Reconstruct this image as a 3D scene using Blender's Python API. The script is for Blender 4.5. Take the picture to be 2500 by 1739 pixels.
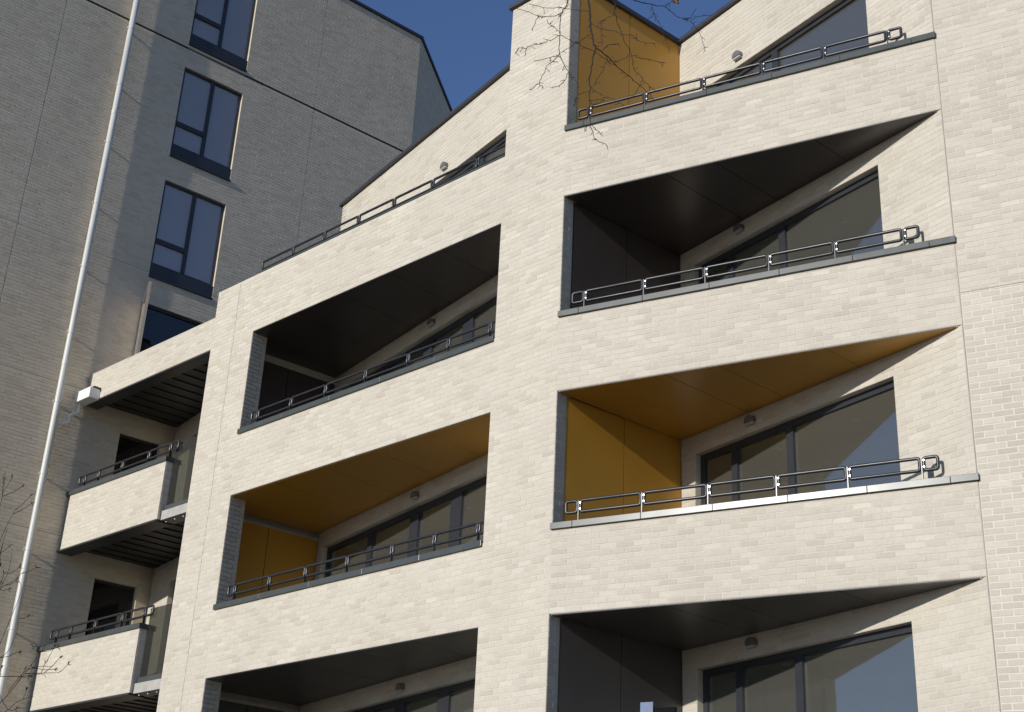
import bpy, math, random
import numpy as np
from mathutils import Vector, Matrix

rnd = random.Random(7)
R = math.radians
scene = bpy.context.scene
for o in list(bpy.data.objects):
    bpy.data.objects.remove(o)

# ------------------------------------------------------------------ camera
ZG = 1.6                                    # eye height; heights below are measured from the eye
PITCH, ROLL, FPX = 0.43212, 0.05068, 3437.99   # from the photograph's vanishing points (2500 px wide)
cp, sp, cr, sr = math.cos(PITCH), math.sin(PITCH), math.cos(ROLL), math.sin(ROLL)
fwd = Vector((0, cp, sp)); up0 = Vector((0, -sp, cp)); rt0 = Vector((1, 0, 0))
rgt = rt0 * cr + up0 * sr
upv = up0 * cr - rt0 * sr
cam_data = bpy.data.cameras.new('camera')
cam = bpy.data.objects.new('camera', cam_data)
scene.collection.objects.link(cam)
cam_data.sensor_width = 36.0
cam_data.lens = FPX / 2500 * 36.0
cam_data.clip_start = 0.05
cam_data.clip_end = 3000
M = Matrix((rgt, upv, -fwd)).transposed().to_4x4()
M.translation = Vector((0, 0, ZG))
cam.matrix_world = M
scene.camera = cam
scene.render.resolution_x, scene.render.resolution_y = 1024, 712

# ------------------------------------------------------------------ sky, sun, exposure
SUN_AZ, SUN_EL = 44.4, 17.5                 # azimuth the light travels towards, elevation
world = bpy.data.worlds.new('World')
scene.world = world
world.use_nodes = True
wn, wl = world.node_tree.nodes, world.node_tree.links
wn.clear()
wout = wn.new('ShaderNodeOutputWorld')
wbg = wn.new('ShaderNodeBackground')
sky = wn.new('ShaderNodeTexSky')
sky.sky_type = 'NISHITA'
sky.sun_disc = False
sky.sun_elevation = R(SUN_EL)
sky.sun_rotation = R(270 - SUN_AZ)
sky.altitude = 50
sky.air_density = 1.0
sky.dust_density = 0.25
sky.ozone_density = 4.0
wbg.inputs['Strength'].default_value = 0.095
# thin wispy cloud over the whole dome
wtc = wn.new('ShaderNodeTexCoord')
wmp = wn.new('ShaderNodeMapping')
wmp.inputs['Scale'].default_value = (1.0, 1.0, 2.6)
wno = wn.new('ShaderNodeTexNoise')
wno.inputs['Scale'].default_value = 2.6
wno.inputs['Detail'].default_value = 7
wno.inputs['Roughness'].default_value = 0.62
wrp = wn.new('ShaderNodeValToRGB')
wrp.color_ramp.elements[0].position = 0.60
wrp.color_ramp.elements[0].color = (0, 0, 0, 1)
wrp.color_ramp.elements[1].position = 0.86
wrp.color_ramp.elements[1].color = (.35, .35, .35, 1)
wmx = wn.new('ShaderNodeMixRGB')
wmx.inputs['Color2'].default_value = (6.5, 6.8, 7.4, 1)
wl.new(wtc.outputs['Generated'], wmp.inputs['Vector'])
wl.new(wmp.outputs['Vector'], wno.inputs['Vector'])
wl.new(wno.outputs['Fac'], wrp.inputs['Fac'])
wl.new(wrp.outputs['Color'], wmx.inputs['Fac'])
wl.new(sky.outputs['Color'], wmx.inputs['Color1'])
wtn = wn.new('ShaderNodeMixRGB')
wtn.blend_type = 'MULTIPLY'
wtn.inputs['Fac'].default_value = 1.0
wtn.inputs['Color2'].default_value = (.98, .955, 1.09, 1)      # white balance of the photograph
wl.new(wmx.outputs['Color'], wtn.inputs['Color1'])
wl.new(wtn.outputs['Color'], wbg.inputs['Color'])
wl.new(wbg.outputs['Background'], wout.inputs['Surface'])

sun_d = bpy.data.lights.new('sun', 'SUN')
sun_d.energy = 3.4
sun_d.angle = R(0.53)
sun_d.color = (1.0, 0.955, 0.885)
sun = bpy.data.objects.new('sun', sun_d)
scene.collection.objects.link(sun)
sdir = Vector((math.cos(R(SUN_AZ)) * math.cos(R(SUN_EL)), math.sin(R(SUN_AZ)) * math.cos(R(SUN_EL)), -math.sin(R(SUN_EL))))
sun.rotation_euler = sdir.to_track_quat('-Z', 'Y').to_euler()
sun.location = (-20, -20, 20)

scene.view_settings.view_transform = 'Standard'
scene.view_settings.look = 'None'
scene.view_settings.gamma = 1
scene.view_settings.use_curve_mapping = False
scene.view_settings.exposure = 0.25

# ------------------------------------------------------------------ materials
MAT = {}


def new_mat(name):
    m = bpy.data.materials.new(name)
    m.use_nodes = True
    MAT[name] = m
    return m, m.node_tree.nodes, m.node_tree.links, m.node_tree.nodes['Principled BSDF']


def plain(name, col, rough=0.5, metal=0.0, spec=0.5, noise=0.12, nscale=6.0, bump=0.0, bscale=60.0, stretch=None):
    m, n, l, b = new_mat(name)
    b.inputs['Roughness'].default_value = rough
    b.inputs['Metallic'].default_value = metal
    b.inputs['Specular IOR Level'].default_value = spec
    tc = n.new('ShaderNodeTexCoord')
    nz = n.new('ShaderNodeTexNoise')
    nz.inputs['Scale'].default_value = nscale
    nz.inputs['Detail'].default_value = 5
    src = tc.outputs['Object']
    if stretch:
        mp = n.new('ShaderNodeMapping')
        mp.inputs['Scale'].default_value = stretch
        l.new(src, mp.inputs['Vector'])
        src = mp.outputs['Vector']
    l.new(src, nz.inputs['Vector'])
    rp = n.new('ShaderNodeValToRGB')
    rp.color_ramp.elements[0].position = 0.3
    rp.color_ramp.elements[1].position = 0.7
    rp.color_ramp.elements[0].color = tuple(c * (1 - noise) for c in col) + (1,)
    rp.color_ramp.elements[1].color = tuple(min(1, c * (1 + noise)) for c in col) + (1,)
    l.new(nz.outputs['Fac'], rp.inputs['Fac'])
    l.new(rp.outputs['Color'], b.inputs['Base Color'])
    mr = n.new('ShaderNodeMapRange')
    mr.inputs['To Min'].default_value = max(0, rough - 0.06)
    mr.inputs['To Max'].default_value = min(1, rough + 0.06)
    l.new(nz.outputs['Fac'], mr.inputs['Value'])
    l.new(mr.outputs['Result'], b.inputs['Roughness'])
    if bump > 0:
        n2 = n.new('ShaderNodeTexNoise')
        n2.inputs['Scale'].default_value = bscale
        n2.inputs['Detail'].default_value = 4
        l.new(src, n2.inputs['Vector'])
        bp = n.new('ShaderNodeBump')
        bp.inputs['Strength'].default_value = bump
        bp.inputs['Distance'].default_value = 0.004
        l.new(n2.outputs['Fac'], bp.inputs['Height'])
        l.new(bp.outputs['Normal'], b.inputs['Normal'])
    return m


def brick_mat(name, ramp):
    m, n, l, b = new_mat(name)
    b.inputs['Roughness'].default_value = 0.85
    b.inputs['Specular IOR Level'].default_value = 0.25
    at = n.new('ShaderNodeAttribute')
    at.attribute_name = 'tone'
    rp = n.new('ShaderNodeValToRGB')
    els = rp.color_ramp.elements
    while len(els) < len(ramp):
        els.new(0.5)
    for e, (p, c) in zip(els, ramp):
        e.position = p
        e.color = tuple(c) + (1,)
    l.new(at.outputs['Fac'], rp.inputs['Fac'])
    tc = n.new('ShaderNodeTexCoord')
    nz = n.new('ShaderNodeTexNoise')
    nz.inputs['Scale'].default_value = 26
    nz.inputs['Detail'].default_value = 6
    nz.inputs['Roughness'].default_value = 0.65
    l.new(tc.outputs['Object'], nz.inputs['Vector'])
    big = n.new('ShaderNodeTexNoise')
    big.inputs['Scale'].default_value = 0.7
    big.inputs['Detail'].default_value = 4
    l.new(tc.outputs['Object'], big.inputs['Vector'])
    m1 = n.new('ShaderNodeMapRange')
    m1.inputs['From Min'].default_value = 0.25
    m1.inputs['From Max'].default_value = 0.75
    m1.inputs['To Min'].default_value = 0.92
    m1.inputs['To Max'].default_value = 1.06
    l.new(nz.outputs['Fac'], m1.inputs['Value'])
    m2 = n.new('ShaderNodeMapRange')
    m2.inputs['From Min'].default_value = 0.3
    m2.inputs['From Max'].default_value = 0.7
    m2.inputs['To Min'].default_value = 0.94
    m2.inputs['To Max'].default_value = 1.04
    l.new(big.outputs['Fac'], m2.inputs['Value'])
    mu = n.new('ShaderNodeMath')
    mu.operation = 'MULTIPLY'
    l.new(m1.outputs['Result'], mu.inputs[0])
    l.new(m2.outputs['Result'], mu.inputs[1])
    mx = n.new('ShaderNodeVectorMath')
    mx.operation = 'SCALE'
    l.new(rp.outputs['Color'], mx.inputs[0])
    l.new(mu.outputs['Value'], mx.inputs['Scale'])
    l.new(mx.outputs['Vector'], b.inputs['Base Color'])
    bp = n.new('ShaderNodeBump')
    bp.inputs['Strength'].default_value = 0.35
    bp.inputs['Distance'].default_value = 0.003
    n2 = n.new('ShaderNodeTexNoise')
    n2.inputs['Scale'].default_value = 90
    n2.inputs['Detail'].default_value = 3
    l.new(tc.outputs['Object'], n2.inputs['Vector'])
    l.new(n2.outputs['Fac'], bp.inputs['Height'])
    l.new(bp.outputs['Normal'], b.inputs['Normal'])
    return m


brick_mat('brick_cream', [(0.0, (.470, .428, .355)), (0.45, (.512, .473, .396)), (0.8, (.540, .502, .422)), (1.0, (.575, .540, .462))])
brick_mat('brick_west', [(0.0, (.530, .455, .342)), (0.5, (.578, .502, .384)), (1.0, (.620, .545, .428))])
plain('mortar', (.535, .497, .417), 0.9, noise=0.08, nscale=9, bump=0.3)
plain('mortar_pale', (.60, .567, .49), 0.9, noise=0.06, nscale=9, bump=0.3)
plain('mortar_west', (.58, .508, .394), 0.9, noise=0.1, nscale=5, bump=0.3)
plain('coping_grey', (.068, .077, .076), 0.27, metal=0.0, spec=0.27, noise=0.08, nscale=3)
plain('roof_edge', (.035, .034, .042), 0.5, noise=0.1, nscale=3)
plain('panel_yellow', (.50, .255, .034), 0.38, spec=0.38, noise=0.05, nscale=1.3, bump=0.05, bscale=25)
plain('panel_brown', (.062, .050, .046), 0.33, spec=0.5, noise=0.10, nscale=1.3, bump=0.05, bscale=25)
plain('panel_dark', (.075, .068, .062), 0.36, spec=0.5, noise=0.10, nscale=1.3, bump=0.05, bscale=25)
plain('frame_dark', (.028, .030, .036), 0.4, noise=0.1, nscale=4)
plain('steel_dark', (.05, .05, .052), 0.45, metal=0.3, noise=0.15, nscale=8)
plain('soffit_steel', (.028, .027, .026), 0.5, metal=0.2, noise=0.2, nscale=5)
plain('rail_steel', (.028, .030, .034), 0.3, metal=0.0, spec=.45, noise=0.15, nscale=10)
plain('bolt_steel', (.55, .55, .56), 0.3, metal=1.0, noise=0.05)
plain('pipe_pale', (.56, .56, .53), 0.45, noise=0.08, nscale=3, stretch=(1, 1, .3))
plain('plastic_white', (.80, .80, .77), 0.4, noise=0.04)
plain('casement_grey', (.24, .215, .18), 0.45, noise=0.1)
plain('decking', (.12, .11, .10), 0.8, noise=0.2, nscale=4)
plain('concrete', (.38, .37, .34), 0.85, noise=0.15, nscale=5, bump=0.2)
plain('lamp_grey', (.20, .20, .20), 0.4, metal=0.4, noise=0.1)
plain('lamp_lens', (.42, .42, .40), 0.35, noise=0.04)
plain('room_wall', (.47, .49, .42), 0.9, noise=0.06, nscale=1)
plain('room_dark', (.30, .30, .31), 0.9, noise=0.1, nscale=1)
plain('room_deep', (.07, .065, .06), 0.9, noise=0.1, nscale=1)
plain('inner_door', (.16, .12, .08), 0.6, noise=0.15, nscale=3)
plain('sealant', (.30, .28, .245), 0.8, noise=0.15, nscale=12)
plain('void', (.01, .01, .01), 0.9, noise=0.0)
plain('bark', (.024, .018, .015), 0.85, noise=0.3, nscale=30, bump=0.6, bscale=80)
plain('dead_leaf', (.22, .13, .09), 0.8, noise=0.3, nscale=40)
plain('pavement', (.10, .092, .08), 0.9, noise=0.2, nscale=1.5, bump=0.2)
plain('board_blue', (.05, .10, .22), 0.5, noise=0.35, nscale=18)
plain('board_yellow', (.75, .70, .06), 0.5, noise=0.1)
plain('board_black', (.006, .006, .007), 0.8, spec=.1, noise=0.1)


def glass_mat(name, tint, refl, diffuse_mix):
    m, n, l, b = new_mat(name)
    n.remove(b)
    out = n['Material Output']
    tr = n.new('ShaderNodeBsdfTransparent')
    tr.inputs['Color'].default_value = tint + (1,)
    gl = n.new('ShaderNodeBsdfGlossy')
    gl.inputs['Roughness'].default_value = 0.012
    gl.inputs['Color'].default_value = (.97, .95, .95, 1)
    lw = n.new('ShaderNodeLayerWeight')
    lw.inputs['Blend'].default_value = 0.5
    pw = n.new('ShaderNodeMath')
    pw.operation = 'POWER'
    pw.inputs[1].default_value = 3.6
    l.new(lw.outputs['Facing'], pw.inputs[0])
    ml = n.new('ShaderNodeMath')
    ml.operation = 'MULTIPLY_ADD'
    ml.inputs[1].default_value = 0.8
    ml.inputs[2].default_value = refl
    l.new(pw.outputs[0], ml.inputs[0])
    # very slight waviness of the sheet
    tc = n.new('ShaderNodeTexCoord')
    nz = n.new('ShaderNodeTexNoise')
    nz.inputs['Scale'].default_value = 1.2
    l.new(tc.outputs['Object'], nz.inputs['Vector'])
    bp = n.new('ShaderNodeBump')
    bp.inputs['Strength'].default_value = 0.06
    bp.inputs['Distance'].default_value = 0.01
    l.new(nz.outputs['Fac'], bp.inputs['Height'])
    l.new(bp.outputs['Normal'], gl.inputs['Normal'])
    df = n.new('ShaderNodeBsdfDiffuse')           # pale diffuse share mixed evenly into the pane
    df.inputs['Color'].default_value = (.68, .64, .60, 1)
    md = n.new('ShaderNodeMixShader')
    md.inputs['Fac'].default_value = diffuse_mix
    l.new(tr.outputs[0], md.inputs[1])
    l.new(df.outputs[0], md.inputs[2])
    mx = n.new('ShaderNodeMixShader')
    l.new(ml.outputs[0], mx.inputs['Fac'])
    l.new(md.outputs[0], mx.inputs[1])
    l.new(gl.outputs[0], mx.inputs[2])
    l.new(mx.outputs[0], out.inputs['Surface'])


glass_mat('glass', (.74, .78, .68), 0.15, .065)
glass_mat('glass_west', (.70, .70, .70), 0.17, .36)
glass_mat('glass_screen', (.36, .38, .34), 0.06, .03)
glass_mat('glass_bay', (.6, .6, .6), 0.06, .012)

# ------------------------------------------------------------------ helpers
COL = scene.collection


class MB:
    """collects faces and builds one mesh object"""

    def __init__(self):
        self.v, self.f = [], []

    def add(self, verts, faces):
        k = len(self.v)
        self.v += [tuple(p) for p in verts]
        self.f += [tuple(i + k for i in f) for f in faces]

    def hexa(self, p):      # 8 points: bottom ring 0-3, top ring 4-7
        self.add(p, [(0, 3, 2, 1), (4, 5, 6, 7), (0, 1, 5, 4), (1, 2, 6, 5), (2, 3, 7, 6), (3, 0, 4, 7)])

    def prism(self, plan, z0, z1):
        n = len(plan)
        vs = [(x, y, z0) for x, y in plan] + [(x, y, z1) for x, y in plan]
        fs = [tuple(reversed(range(n))), tuple(range(n, 2 * n))]
        for i in range(n):
            j = (i + 1) % n
            fs.append((i, j, n + j, n + i))
        self.add(vs, fs)

    def tube(self, path, rad, sides=8, closed=False, cap=True):
        pts = [Vector(p) for p in path]
        n = len(pts)
        rads = rad if isinstance(rad, (list, tuple)) else [rad] * n
        prev = None
        rings = []
        for i, p in enumerate(pts):
            a = pts[(i - 1) % n] if (closed or i > 0) else pts[i]
            b = pts[(i + 1) % n] if (closed or i < n - 1) else pts[i]
            t = (b - a)
            t = t.normalized() if t.length > 1e-9 else Vector((0, 0, 1))
            if prev is None:
                ref = Vector((0, 0, 1)) if abs(t.z) < 0.9 else Vector((1, 0, 0))
                u = t.cross(ref).normalized()
            else:
                u = (prev - t * prev.dot(t))
                u = u.normalized() if u.length > 1e-6 else t.orthogonal().normalized()
            prev = u
            w = t.cross(u)
            rings.append([p + (u * math.cos(2 * math.pi * k / sides) + w * math.sin(2 * math.pi * k / sides)) * rads[i] for k in range(sides)])
        vs = [q for r in rings for q in r]
        fs = []
        m = n if closed else n - 1
        for i in range(m):
            j = (i + 1) % n
            for k in range(sides):
                k2 = (k + 1) % sides
                fs.append((i * sides + k, i * sides + k2, j * sides + k2, j * sides + k))
        if cap and not closed:
            fs.append(tuple(reversed(range(sides))))
            fs.append(tuple((n - 1) * sides + k for k in range(sides)))
        self.add(vs, fs)

    def build(self, name, mat, parent=None, smooth=False, bevel=0.0):
        me = bpy.data.meshes.new(name)
        me.from_pydata([(x, y, z + ZG) for x, y, z in self.v], [], self.f)
        me.materials.append(MAT[mat])
        if smooth:
            me.polygons.foreach_set('use_smooth', [True] * len(me.polygons))
        me.update()
        o = bpy.data.objects.new(name, me)
        COL.objects.link(o)
        o.parent = parent
        if bevel:
            md = o.modifiers.new('bevel', 'BEVEL')
            md.width = bevel
            md.segments = 2
            md.limit_method = 'ANGLE'
        return o


def empty(name, loc, label, cat, group=None):
    o = bpy.data.objects.new(name, None)
    COL.objects.link(o)
    # children keep world coordinates, so the empty itself stays unparented at the origin of its own base
    o.location = (loc[0], loc[1], loc[2] + ZG)
    o['label'] = label
    o['category'] = cat
    if group:
        o['group'] = group
    return o


def adopt(root):
    """parts are modelled in world coordinates: give every child the inverse of the root's base offset"""
    inv = Matrix.Translation(root.location).inverted()
    for ch in root.children:
        ch.matrix_parent_inverse = inv


class Frame:
    """vertical plane: s along, o inwards (away from the viewer), z up"""

    def __init__(self, p, ang, out):
        self.p = Vector((p[0], p[1]))
        self.e = Vector((math.cos(R(ang)), math.sin(R(ang))))
        self.n = Vector((math.cos(R(out)), math.sin(R(out))))

    def xy(self, s, o=0.0):
        q = self.p + self.e * s - self.n * o
        return (q.x, q.y)

    def pt(self, s, o, z):
        q = self.p + self.e * s - self.n * o
        return Vector((q.x, q.y, z))

    def box(self, mb, s0, s1, o0, o1, z0, z1):
        # ring order so that outward normals are right for s to the right, o away
        b = [self.pt(s0, o0, z0), self.pt(s1, o0, z0), self.pt(s1, o1, z0), self.pt(s0, o1, z0)]
        t = [self.pt(s0, o0, z1), self.pt(s1, o0, z1), self.pt(s1, o1, z1), self.pt(s0, o1, z1)]
        cr_ = self.e.x * (-self.n.y) - self.e.y * (-self.n.x)
        if cr_ > 0:
            mb.hexa(b + t)
        else:
            mb.hexa([b[0], b[3], b[2], b[1]] + [t[0], t[3], t[2], t[1]])


def project(p):
    d = Vector(p)
    z = d.dot(fwd)
    return 1250 + FPX * d.dot(rgt) / z, 869.5 - FPX * d.dot(upv) / z


def ray(x, y):
    return fwd * FPX + rgt * (x - 1250) - upv * (y - 869.5)


COURSE, PITCHB, JOINT = 0.075, 0.225, 0.010


def wall_mesh(fr, s0, s1, z0, z1, holes, thick, name, mat, parent):
    """a wall shell with real openings"""
    S = sorted(set([s0, s1] + [h[i] for h in holes for i in (0, 1) if s0 < h[i] < s1]))
    Z = sorted(set([z0, z1] + [h[i] for h in holes for i in (2, 3) if z0 < h[i] < z1]))

    def solid(i, j):
        if i < 0 or j < 0 or i >= len(S) - 1 or j >= len(Z) - 1:
            return False
        a, b = (S[i] + S[i + 1]) / 2, (Z[j] + Z[j + 1]) / 2
        return not any(h[0] < a < h[1] and h[2] < b < h[3] for h in holes)
    mb = MB()
    for i in range(len(S) - 1):
        for j in range(len(Z) - 1):
            if not solid(i, j):
                continue
            a, b, c, d = S[i], S[i + 1], Z[j], Z[j + 1]
            P = fr.pt
            mb.add([P(a, 0, c), P(b, 0, c), P(b, 0, d), P(a, 0, d)], [(0, 1, 2, 3)])
            mb.add([P(a, thick, c), P(b, thick, c), P(b, thick, d), P(a, thick, d)], [(3, 2, 1, 0)])
            if not solid(i - 1, j):
                mb.add([P(a, 0, c), P(a, thick, c), P(a, thick, d), P(a, 0, d)], [(3, 2, 1, 0)])
            if not solid(i + 1, j):
                mb.add([P(b, 0, c), P(b, thick, c), P(b, thick, d), P(b, 0, d)], [(0, 1, 2, 3)])
            if not solid(i, j - 1):
                mb.add([P(a, 0, c), P(b, 0, c), P(b, thick, c), P(a, thick, c)], [(3, 2, 1, 0)])
            if not solid(i, j + 1):
                mb.add([P(a, 0, d), P(b, 0, d), P(b, thick, d), P(a, thick, d)], [(0, 1, 2, 3)])
    return mb.build(name, mat, parent)


class Bricks:
    """all bricks of one wall: (8 corners, tone)"""

    def __init__(self):
        self.items = []


def lay(store, fr, s0, s1, z0, z1, holes, zref, seed, proud=0.0028, dark=0.28, shift=0.0):
    rr = random.Random(seed)
    i0 = math.floor((z0 - zref) / COURSE + 1e-6)
    i1 = math.ceil((z1 - zref) / COURSE - 1e-6)
    for i in range(i0, i1):
        a = max(z0, zref + i * COURSE) + 0.0
        b = min(z1, zref + (i + 1) * COURSE)
        if b - a < 0.03:
            continue
        zm = (a + b) / 2
        cuts = sorted((h[0], h[1]) for h in holes if h[2] < zm < h[3])
        iv, cur = [], s0
        for c0, c1 in cuts:
            if c0 > cur:
                iv.append((cur, min(c0, s1)))
            cur = max(cur, c1)
        if cur < s1:
            iv.append((cur, s1))
        off = (i % 2) * PITCHB / 2 + shift
        for p, q in iv:
            k0 = math.floor((p - off) / PITCHB)
            k1 = math.ceil((q - off) / PITCHB)
            for k in range(k0, k1):
                x0 = max(p, off + k * PITCHB + JOINT / 2 + rr.uniform(-.002, .002))
                x1 = min(q, off + (k + 1) * PITCHB - JOINT / 2 + rr.uniform(-.002, .002))
                if x1 - x0 < 0.025:
                    continue
                u = rr.random()
                tone = min(1, max(0, rr.gauss(0.72, 0.13))) if u > dark else min(1, max(0, rr.gauss(0.26, 0.16)))
                pr = proud + rr.uniform(-.001, .001)
                g = JOINT / 2 * rr.uniform(.8, 1.1)
                store.append((fr, x0, x1, a + g, b - g, pr, tone))


def brick_geo(items):
    vs, fs, tones = [], [], []
    for fr, x0, x1, a, b, pr, tone in items:
        k = len(vs)
        c = 0.003
        P = fr.pt
        vs += [P(x0, 0.004, a), P(x1, 0.004, a), P(x1, 0.004, b), P(x0, 0.004, b),
               P(x0 + c, -pr, a + c), P(x1 - c, -pr, a + c), P(x1 - c, -pr, b - c), P(x0 + c, -pr, b - c)]
        fs += [(k + 4, k + 5, k + 6, k + 7), (k, k + 1, k + 5, k + 4), (k + 1, k + 2, k + 6, k + 5), (k + 2, k + 3, k + 7, k + 6), (k + 3, k, k + 4, k + 7)]
        tones += [tone] * 5
    return vs, fs, tones


def brick_obj(name, items, mat, parent):
    vs, fs, tones = brick_geo(items)
    me = bpy.data.meshes.new(name)
    me.from_pydata([(v.x, v.y, v.z + ZG) for v in vs], [], fs)
    at = me.attributes.new('tone', 'FLOAT', 'FACE')
    at.data.foreach_set('value', tones)
    me.materials.append(MAT[mat])
    me.update()
    o = bpy.data.objects.new(name, me)
    COL.objects.link(o)
    o.parent = parent
    return o


# each entry: wall object, list of bricks, material, whether single bricks may be picked from it
LAID = {'main': [], 'west': []}


def brick_wall(bld, root, fr, s0, s1, z0, z1, holes=(), thick=0.25, mortar='mortar', bmat='brick_cream', zref=0.0,
               seed=1, joints=(), pick=False, label=None, dark=0.28, name='brick_wall', shift=0.0):
    w = wall_mesh(fr, s0, s1, z0, z1, list(holes), thick, name, mortar, root)
    if label:
        w['label'] = label
    items = []
    lay(items, fr, s0 + 0.004, s1 - 0.004, z0, z1, list(holes) + list(joints), zref, seed, dark=dark, shift=shift)
    LAID[bld].append((w, items, bmat, pick))
    for j in joints:
        if j[1] - j[0] > 20 or j[3] - j[2] > 60:
            continue
        mb = MB()
        fr.box(mb, j[0], j[1], -0.0015, 0.01, j[2], j[3])
        mb.build('movement_joint', 'sealant', w)
    return w


def finish_bricks(bld, count=300):
    cand = []
    for wi, (w, items, bmat, pick) in enumerate(LAID[bld]):
        if not pick:
            continue
        for bi, it in enumerate(items):
            fr, x0, x1, a, b, pr, tone = it
            if fr.pt((x0 + x1) / 2, 0, 0).y < 2:
                continue
            q = [project(fr.pt(x, 0, z)) for x, z in ((x0, a), (x1, a), (x1, b), (x0, b))]
            if not all(6 < p[0] < 2494 and 6 < p[1] < 1733 for p in q):
                continue
            ar = 0.5 * abs(sum(q[i][0] * q[(i + 1) % 4][1] - q[(i + 1) % 4][0] * q[i][1] for i in range(4)))
            cand.append((ar, wi, bi))
    cand.sort(reverse=True)
    chosen = set((wi, bi) for ar, wi, bi in cand[:count])
    for wi, (w, items, bmat, pick) in enumerate(LAID[bld]):
        rest = []
        for bi, it in enumerate(items):
            if (wi, bi) in chosen:
                brick_obj('brick', [it], bmat, w)
            else:
                rest.append(it)
        if rest:
            o = brick_obj('brick_courses', rest, bmat, w)
            o['kind'] = 'stuff'


# ------------------------------------------------------------------ ground
mb = MB()
mb.add([(-400, -400, -ZG), (400, -400, -ZG), (400, 400, -ZG), (-400, 400, -ZG)], [(0, 1, 2, 3)])
g = mb.build('ground', 'pavement')
g['kind'] = 'structure'

# ------------------------------------------------------------------ key geometry (metres, z from the eye)
A1, A2, AB, AW = -44.318, -28.869, -56.0, 39.2
C = (0.6173, 17.0820)                       # vertical edge where the two front planes meet
F1 = Frame(C, A1, A1 - 90)                  # left front plane, s negative to the left
F2 = Frame(C, A2, A2 - 90)                  # right front plane
T = F2.xy(5.2268)                           # tip where the right balconies run out
B2 = Frame(T, AB, AB - 90)                  # back wall of the right balconies (s negative)
K1 = (-3.24, 23.90)                         # inner corner of the left balconies
B1 = Frame(K1, AB, AB - 90)                 # back wall of the left balconies
W0 = F1.xy(-12.62)
WL = Frame(W0, AW, AW - 90)                 # long wall of the taller wing
ZS = [10.407 - 3 * k for k in range(5)]     # balcony soffits
ZC = [11.486 - 3 * k for k in range(6)]     # underside of copings (ZC[k+1] lies under opening k)
GROUND = -ZG
ROOF = 14.29
SL, SR, SB, SP = -7.1585, -1.2208, -8.398, -9.285
n2 = -F2.n
n1 = -F1.n
REV2 = (C[0] + n2.x * .30, C[1] + n2.y * .30)          # inner end of the brick return on the right balconies
PAN2 = Frame((C[0] + .195 * math.cos(R(44.4)), C[1] + .195 * math.sin(R(44.4))), 39.2, -50.8)             # side panels of the right balconies
# inner corner of right balconies
_a = PAN2.e; _b = B2.e
_d = Vector(T) - PAN2.p
_t = (_d.x * (-_b.y) + _d.y * _b.x) / (_a.x * (-_b.y) + _a.y * _b.x)
K2 = (PAN2.p.x + _a.x * _t, PAN2.p.y + _a.y * _t)
LK2 = _t
SK2 = (Vector(K2) - Vector(T)).dot(B2.e)               # negative
PAN1 = Frame(K1, 38.5, -51.5)                          # side panels of the left balconies, s negative towards the front
PC = Vector(W0)

main = empty('apartment_building', (C[0], C[1], GROUND), 'cream brick apartment block in full sun with angled recessed balconies', 'building')
west = empty('tall_building', (W0[0], W0[1], GROUND), 'taller brick building in shade at the left with a column of dark windows', 'building')

# ------------------------------------------------------------------ main block: front walls
# right front plane: parapet bands with openings between them, then the flat wall to the right
holes2 = []
for k in range(4):
    holes2.append((-0.001, 5.2268, ZS[k + 1] + 1.125, ZS[k]))
brick_wall('main', main, F2, 0.0, 5.2268, GROUND, ZS[0] + 1.125, holes2, 0.24, zref=ZS[0], seed=11, pick=True, dark=0.30)
HJ = 7.815
brick_wall('main', main, F2, 5.239, 9.4, GROUND, HJ - 0.003, (), 0.30, mortar='mortar_pale', zref=ZS[0], seed=12, pick=True, dark=0.62, shift=0.06,
           label='lower right wall with paler mortar')
brick_wall('main', main, F2, 5.239, 9.4, HJ + 0.003, 17.3, (), 0.30, mortar='mortar', zref=ZS[0], seed=13, pick=True, dark=0.45, shift=0.06)
mb = MB()
F2.box(mb, 5.2268 + .0005, 5.2385, 0.004, 0.2, GROUND, 17.3)
mb.build('movement_joint', 'sealant', main)

# left front plane
holes1 = []
for k in range(4):
    holes1.append((SL, SR, ZS[k + 1] + 1.125, ZS[k]))
holes1.append((SB - .001, SR, 11.557, 20))                         # open terrace above the parapet, pier on the right goes on
brick_wall('main', main, F1, SB, 0.0, GROUND, ROOF, holes1, 0.24, zref=ZS[0], seed=21, pick=True,
           joints=[(-7.738, -7.724, GROUND, 11.557)], dark=0.24)
# far left bay: fascia and two balcony fronts in the same plane
brick_wall('main', main, F1, -12.55, SB, ZS[0], 11.045, (), 0.26, zref=ZS[0], seed=22, dark=0.22)
RETP = Frame(F1.xy(SP), A1 + 90, A1)
for k in (1, 2, 3):
    brick_wall('main', main, F1, -12.50, SP, ZS[k], ZS[k] + 1.10, (), 0.28, zref=ZS[0], seed=30 + k, dark=0.22)
    st = []
    lay(st, RETP, 0.02, 0.27, ZS[k], ZS[k] + 1.09, [], ZS[0], 40 + k)
    LAID['main'][-1][1].extend(st)

# brick returns beside the openings (reveals)
REVF2 = Frame(C, 44.4, -45.6)
REVF1 = Frame(F1.xy(SL), A1 + 90, A1)
for k in range(-1, 4):
    z0 = ZS[k + 1] + 1.10
    z1 = ZS[k] if k >= 0 else ROOF
    if z0 < -3:
        z0 = GROUND
    brick_wall('main', main, REVF2, 0.002, 0.192, z0, z1, (), 0.10, zref=ZS[0], seed=50 + k, dark=0.3)
    if k >= 0:
        brick_wall('main', main, REVF1, 0.002, 0.31, z0, z1, (), 0.10, zref=ZS[0], seed=60 + k, dark=0.3)

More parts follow.
